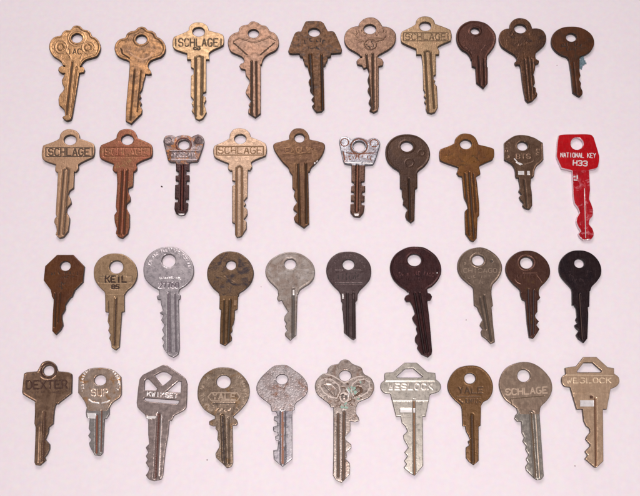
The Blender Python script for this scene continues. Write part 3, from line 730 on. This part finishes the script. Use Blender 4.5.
# ================================================================== fourth row
key('bronze key stamped DEXTER across a square-shouldered bow with a raised ring round its hole', (16, 356), (10, 355),
    "330,52 370,65 400,95 412,130 420,155! 520,165 555,180 560,210 555,370! 480,430! 440,460! 420,480! 205,480! 190,455! 75,385 65,360! 80,210 85,180 110,165! 215,155! 235,120 260,75 295,55",
    [(322, 145, 56, 52)],
    "105,195! 195,195! 185,225 180,285! 162,300! 160,320 148,350! 165,370 165,390 155,412! 145,425 150,435! 125,458 108,456! 103,445! 108,300! 103,285! 105,240",
    [(142, 240, 134, 438, 9, .7), (120, 300, 115, 445, 6, -.14, 3)],  # lighter ridge paints the specular strip on the left facet
    look((160, 126, 102), (140, 106, 84), metallic=.65, rough=.3, grime=.35, spot=(96, 80, 78), spot_amt=.15), groovecol=(72, 44, 32),
    texts=[('DEXTER', 302, 284, 400, 78, -1, .75, .2, 1, .25)],
    marks=[(300, 1400, 1045, -98, -82, 16, 18, .3, .1, 1)],
    lines=[(circle(322, 145, 76, 72), .8, -.25, 1), ([(245, 205), (275, 225), (320, 233), (360, 225), (395, 195)], .35, .15, 3)], rim=(.7, .15))
key('small silvery key with chamfered bow, gold stain and worn rim lettering', (72, 362), (60, 355),
    "280,60 360,68 430,95 490,150! 492,320 470,360! 400,410 365,470! 345,490! 175,490! 155,470! 130,400 90,340 65,310! 68,155! 110,110 180,70",
    [(278, 180, 60, 53)],
    "112,220! 205,220! 205,245 192,265! 185,265! 178,405! 165,418 145,415! 125,380! 122,365 132,352 118,335 128,320 120,305! 125,265! 112,260 108,240!",
    [(152, 250, 150, 405, 7, .5), (172, 230, 169, 400, 4, .4)],
    look((180, 152, 134), (192, 170, 156), metallic=.7, rough=.3, grime=.35, bump=.6, spot=(176, 128, 84), spot_amt=.35), kind='steel_key', groovecol=(122, 66, 44),
    bladelook=look((170, 162, 158), (156, 146, 140), metallic=.7, rough=.28, grime=.2, bump=.25),
    texts=[('SUP', 270, 305, 165, 66, 0, .28, -.18, 3)],
    marks=[(278, 210, 180, 150, 235, 9, 34, .35, -.2, 2), (278, 210, 180, -55, 25, 9, 34, .35, -.2, 2)],
    lines=[([(165, 375), (200, 400), (265, 410)], .4, -.2, 2), ([(295, 408), (345, 395), (370, 380)], .4, -.2, 2)],
    patches=[("112,240! 150,240! 146,262! 116,262!", -.1, 2)])  # flash glint on the shoulder, painted white
key('steel key with a pentagon bow cut out into open triangles above a lettered crossbar', (132, 360), (120, 362),
    "180,13! 198,17! 270,68 279,90! 275,185 265,200 225,222! 212,245! 200,238! 110,235! 105,220! 75,190 70,170! 82,75 95,55!",
    [],
    "110,220! 218,220! 205,245! 200,300! 188,370 178,470! 170,486 140,493 120,486 108,470! 118,455 122,440! 108,418 116,405 108,390 118,375 108,355 122,340! 118,300 118,240!",
    [(160, 216, 145, 478, 9, .7), (172, 218, 160, 470, 3, -.1, 2)],
    look((176, 154, 148), (158, 138, 132), metallic=.7, rough=.28, grime=.3, bump=.3), kind='steel_key', bowf='A', groovecol=(84, 44, 34),
    cut=["222,152! 290,118 340,120! 397,160! 385,190! 312,250 295,247!", "160,188! 248,280! 242,302! 120,300! 124,205! 140,188!",
         "458,208! 490,215! 482,325! 340,312!", "120,375! 465,400! 458,432 430,437! 150,410 118,395!"],
    texts=[('KWIKSET', 300, 346, 300, 40, 4, .36, -.15, 2)],
    patches=[("110,224! 150,224! 150,232! 118,237! 110,232!", -.12, 2)])
key('weathered grey-brown key with a round bow reading YALE inside a raised oval outline', (194, 364), (180, 360),
    "290,38 370,45 440,80 505,140 545,210 552,290 530,370 480,440 420,500 395,520! 210,520! 180,505 110,460 70,410 42,350 38,270 55,190 100,115 170,65 230,42",
    [(293, 176, 70, 65)],
    "146,215! 220,215! 222,240! 235,248 240,262 232,272 218,272! 220,425! 212,442 195,448! 185,438! 150,405 148,388 163,362! 165,345 155,330! 158,300 148,285 150,274! 135,274 122,268 122,255 135,248 145,245!",
    [(175, 232, 182, 428, 11, .9), (200, 240, 202, 430, 4, .3, 0)],
    look((146, 124, 106), (124, 102, 86), metallic=.6, grime=.5, bump=.7, spot=(126, 92, 54), spot_amt=.25), kind='steel_key', groovecol=(50, 34, 28),
    texts=[('YALE', 298, 322, 225, 58, 1, .5, -.2, 3)],
    marks=[(293, 280, 215, 120, 235, 16, 36, .4, -.18, 3), (293, 280, 215, -55, 60, 16, 36, .4, -.18, 3)],
    lines=[([(175, 285), (425, 285), (455, 325), (425, 366), (175, 366), (138, 325), (175, 285)], .35, -.2, 3), ([(185, 392), (412, 392)], .4, .15, 1),
           ([(215, 470), (240, 450)], .4, .2, 1), ([(260, 470), (285, 450)], .4, .2, 1), ([(300, 465), (330, 470)], .4, .2, 1), ([(345, 470), (365, 450)], .4, .2, 1)],
    patches=[("137,181! 227,181! 222,212! 212,225! 150,225! 140,212!", -.1, 0)])
key('speckled silver key with rusty channel and square teeth on its left side', (254, 362), (240, 360),
    "280,32 330,38 400,85 470,135 520,200 535,260 520,320 470,370 415,410 395,460! 380,490! 175,490! 165,430! 130,400 60,345 28,290 30,230 70,160 130,100 200,45",
    [(278, 172, 58, 51)],
    "132,180! 225,180! 226,205 216,210! 216,410! 176,442! 140,412! 138,375! 155,372! 160,335! 148,332 146,318 158,312! 155,300 138,295 138,278 156,272! 152,255! 140,250! 142,235! 155,232! 150,215! 130,208!",
    [(176, 216, 176, 425, 13, .4), (186, 216, 187, 425, 3, .3, 0)],
    look((168, 156, 156), (142, 124, 120), metallic=.7, rough=.35, grime=.55, bump=1.0, spot=(112, 72, 50), spot_amt=.18), kind='steel_key', groovecol=(142, 96, 76),
    bladelook=look((156, 148, 152), (140, 132, 138), metallic=.7, rough=.34, grime=.3, bump=.3),
    patches=[("165,206! 186,206! 186,211! 165,211!", -.1, 2)])
r46, c46 = key('large grey key with scalloped bow, dark figure 2 and pale green corrosion', (314, 358), (300, 368),
    "310,18 345,28 380,60 430,80 470,100 495,160 530,180 570,210 595,270 590,330 550,390 490,420 440,445 420,490! 165,490! 150,460 100,420 40,370 12,310 15,250 45,200 85,165 130,150 140,110 180,75 240,62 270,30",
    [(310, 176, 60, 54)],
    "138,150! 232,150! 232,190 242,205 245,218 228,224 208,220! 208,262! 186,285 188,298! 212,318 212,332! 192,350 194,368! 186,375! 206,395 206,440! 172,476! 150,465 136,445! 138,350 138,220",
    [(158, 190, 158, 450, 6, .5), (182, 182, 180, 462, 7, .6)],
    look((160, 144, 136), (138, 120, 110), metallic=.6, grime=.45, bump=.7, spot=(120, 94, 82), spot_amt=.2), kind='steel_key', groovecol=(100, 74, 58),
    texts=[('2', 437, 340, 62, 96, 8, .9, .3, 1, .1)],
    marks=[(130, 300, 90, 60, 330, 16, 28, .35, -.16, 3), (480, 290, 85, -120, 60, 12, 28, .35, -.16, 3), (310, 400, 80, 0, 360, 12, 60, .45, -.18, 1)],
    lines=[([(60, 230), (110, 205), (180, 215), (245, 270), (260, 330), (225, 400), (165, 390), (95, 340), (60, 280), (60, 230)], .4, -.2, 3),
           ([(545, 240), (500, 210), (430, 220), (380, 260), (370, 330), (400, 390), (460, 385), (530, 340), (555, 290), (545, 240)], .4, -.2, 3), (circle(310, 176, 84, 76), .4, -.18, 0),
           ([(280, 290), (310, 300)], .5, .35, 1), ([(262, 372), (290, 364)], .6, .35, 5), ([(340, 440), (365, 420)], .5, .3, 1), ([(330, 250), (340, 262)], .5, .3, 1), (circle(300, 390, 42, 46), .4, -.2, 3), (circle(300, 390, 20, 22), .5, .2, 5),
           ([(115, 160), (180, 175), (260, 220), (300, 250)], .5, -.25, 3), ([(300, 250), (350, 220), (420, 190), (490, 180)], .5, -.25, 3),
           ([(110, 270), (130, 300), (170, 345), (210, 375)], .5, .3, 0), ([(120, 255), (170, 260), (220, 310), (215, 370)], .4, -.12, 3), ([(325, 310), (350, 350), (340, 380)], .5, -.25, 2)])
green = plain('green_corrosion', (150, 176, 162), 0, .8)
blob('corrosion', frame([(370, 285), (385, 320), (365, 330), (300, 475), (325, 490), (310, 460), (285, 490), (440, 410), (450, 240), (395, 300), (345, 300), (400, 340)], (SC['B'], 314, 358)), T - .05, .75, r46, c46, green, 9, 3, .3)
key('shiny silver-grey key with open triangle top and raised letters WESLOCK across its band', (378, 356), (365, 368),
    "164,-20! 214,-20! 258,19! 290,22! 292,48! 308,62 314,80 304,98 275,108! 268,112! 250,202! 128,202! 104,108! 80,104 65,88 65,68 80,52! 82,24 98,20! 115,20!",
    [],
    "145,190! 238,190! 240,405! 205,446! 185,435! 160,412! 172,398 162,385 175,365 163,350! 178,330 175,320! 160,295 158,280! 175,262 165,240 152,228!",
    [(203, 136, 205, 438, 7, .5)],
    look((172, 162, 152), (160, 150, 140), metallic=.55, rough=.36, grime=.15, bump=.3), kind='steel_key', bowf='A', groovecol=(136, 96, 66),
    cut=["270,127! 350,124! 445,205! 435,215! 190,215! 188,202!"],
    texts=[('WESLOCK', 325, 304, 440, 56, 0, .45, -.2, 3)],
    lines=[([(80, 246), (565, 246)], .35, -.15, 3), ([(150, 442), (500, 442)], .35, -.12, 3)],
    patches=[("145,166! 194,166! 194,184! 145,184!", -.1, 2), ("200,166! 208,166! 208,184! 200,184!", -.1, 2)])  # white rectangles: painted flash reflection on the milled flats
key('ochre brown key with round bow faintly stamped YALE in dark letters', (440, 362), (430, 368),
    "300,38 380,48 440,85 495,150 522,230 515,310 480,370 430,400 405,440 400,470! 215,470! 200,430 140,375 90,310 72,240 90,170 135,100 200,55",
    [(298, 163, 56, 52)],
    "130,155! 210,155! 208,240! 200,243! 200,385! 180,402! 160,388! 148,372! 148,330 162,320 156,305 165,298! 158,280 148,262 145,242! 134,240!",
    [(174, 196, 178, 392, 9, .7)],
    look((130, 90, 56), (138, 98, 60), metallic=.45, grime=.25), rim=(.7, .06), groovecol=(62, 40, 26),
    texts=[('YALE', 305, 280, 240, 58, 0, .6, .14, 5, .35), ('JUNIOR', 320, 386, 170, 40, 0, .35, .12, 5, .5)],
    lines=[([(165, 345), (400, 345)], .4, .1, 5), ([(190, 380), (225, 410)], .7, .1, 5)])
key('nickel key with round bow reading SCHLAGE in raised letters', (494, 360), (480, 365),
    "181,-11 215,-6 245,10 272,35 292,65 297,98 290,125 272,152 250,175 245,205! 165,205! 155,185 130,165 100,140 82,105 78,75 88,40 110,12 145,-5",
    [(297, 156, 64, 62)],
    "150,180! 245,180! 245,205! 262,460! 252,474 235,476 222,468! 190,435! 188,420 198,405 190,390 200,372 188,350 190,335 176,315 182,300 172,280! 170,235! 155,235 142,222 146,208! 155,200",
    [(214, 200, 232, 462, 12, .8), (231, 206, 246, 465, 6, -.1, 3)],  # pale ridge paints the highlight right of the groove
    look((170, 144, 124), (158, 132, 114), metallic=.65, rough=.28, grime=.2, bump=.35), kind='steel_key', bowf='A', groovecol=(92, 72, 54),
    bladelook=look((172, 162, 152), (158, 146, 136), metallic=.7, rough=.28, grime=.15, bump=.2),
    texts=[('SCHLAGE', 322, 308, 410, 60, -3, .5, -.22, 3)],
    lines=[([(165, 388), (320, 372), (500, 358)], .4, .15, 1), ([(165, 388), (180, 440)], .35, .1, 1)])
key('golden tan key with open triangle top and lettered band, last in the bottom row', (558, 354), (540, 355),
    "178,10! 232,10! 278,52! 304,56! 304,78! 322,92 326,112 315,130 290,142! 274,226! 150,226! 126,145 124,135! 100,130 88,112 90,92 105,80! 102,55! 130,50! 148,48!",
    [],
    "170,210! 258,210! 260,440! 232,466 225,466! 184,430! 195,415 185,400 205,378 205,370! 188,350 190,340! 205,320 203,305 190,295! 180,275 176,250! 174,226!",
    [(229, 180, 232, 458, 6, .7)],
    look((206, 172, 142), (194, 160, 130), metallic=.6, rough=.3, grime=.15, bump=.3), bowf='A', groovecol=(84, 52, 34),
    cut=["255,87! 345,87! 435,165! 430,182! 190,182! 195,165!"],
    texts=[('WESLOCK', 310, 262, 440, 48, 0, .4, -.13, 3, .5)],
    lines=[([(75, 208), (550, 212)], .35, -.15, 3), ([(160, 385), (500, 385)], .3, -.1, 0)],
    patches=[("166,187! 223,187! 223,213! 166,213!", -.1, 2), ("206,168! 220,168! 220,180! 206,180!", -.15, 1)])  # white rectangle is a painted glint of the flash

# ================================================================== crumbs on the paper
dust_dark = plain('dark_crumb', (60, 40, 44), 0, .8)
dust_grey = plain('grey_crumb', (170, 150, 156), 0, .9)
for (x, y, r, mat, lab) in [
    (162, 187, .42, dust_dark, 'dark crumb on the paper left of the mottled double-sided key blade'),
    (261, 287, .26, dust_grey, 'tiny grey crumb between the scorched key and the pinkish grey oval key'),
    (557, 65, .24, dust_grey, 'tiny grey crumb on the paper left of the blade of the rusty oval-bowed key'),
    (466, 320, .24, dust_grey, 'tiny grey crumb on the paper left of the blade of the dotted grey key'),
    (207, 460, .28, dust_grey, 'tiny grey crumb left of the blade tip of the YALE oval outline key'),
    (575, 466, .24, dust_grey, 'tiny grey crumb left of the tip of the golden triangle-topped key')]:
    P = plane([(x, y)], 0)[0]
    o = blob('crumb', [(x, y)], 0.02, r, None, P, mat, x, 3, .8)
    o.location = (P[0] * .001, P[1] * .001, 0)
    tag(o, lab, 'crumb', 'crumbs scattered on the paper')
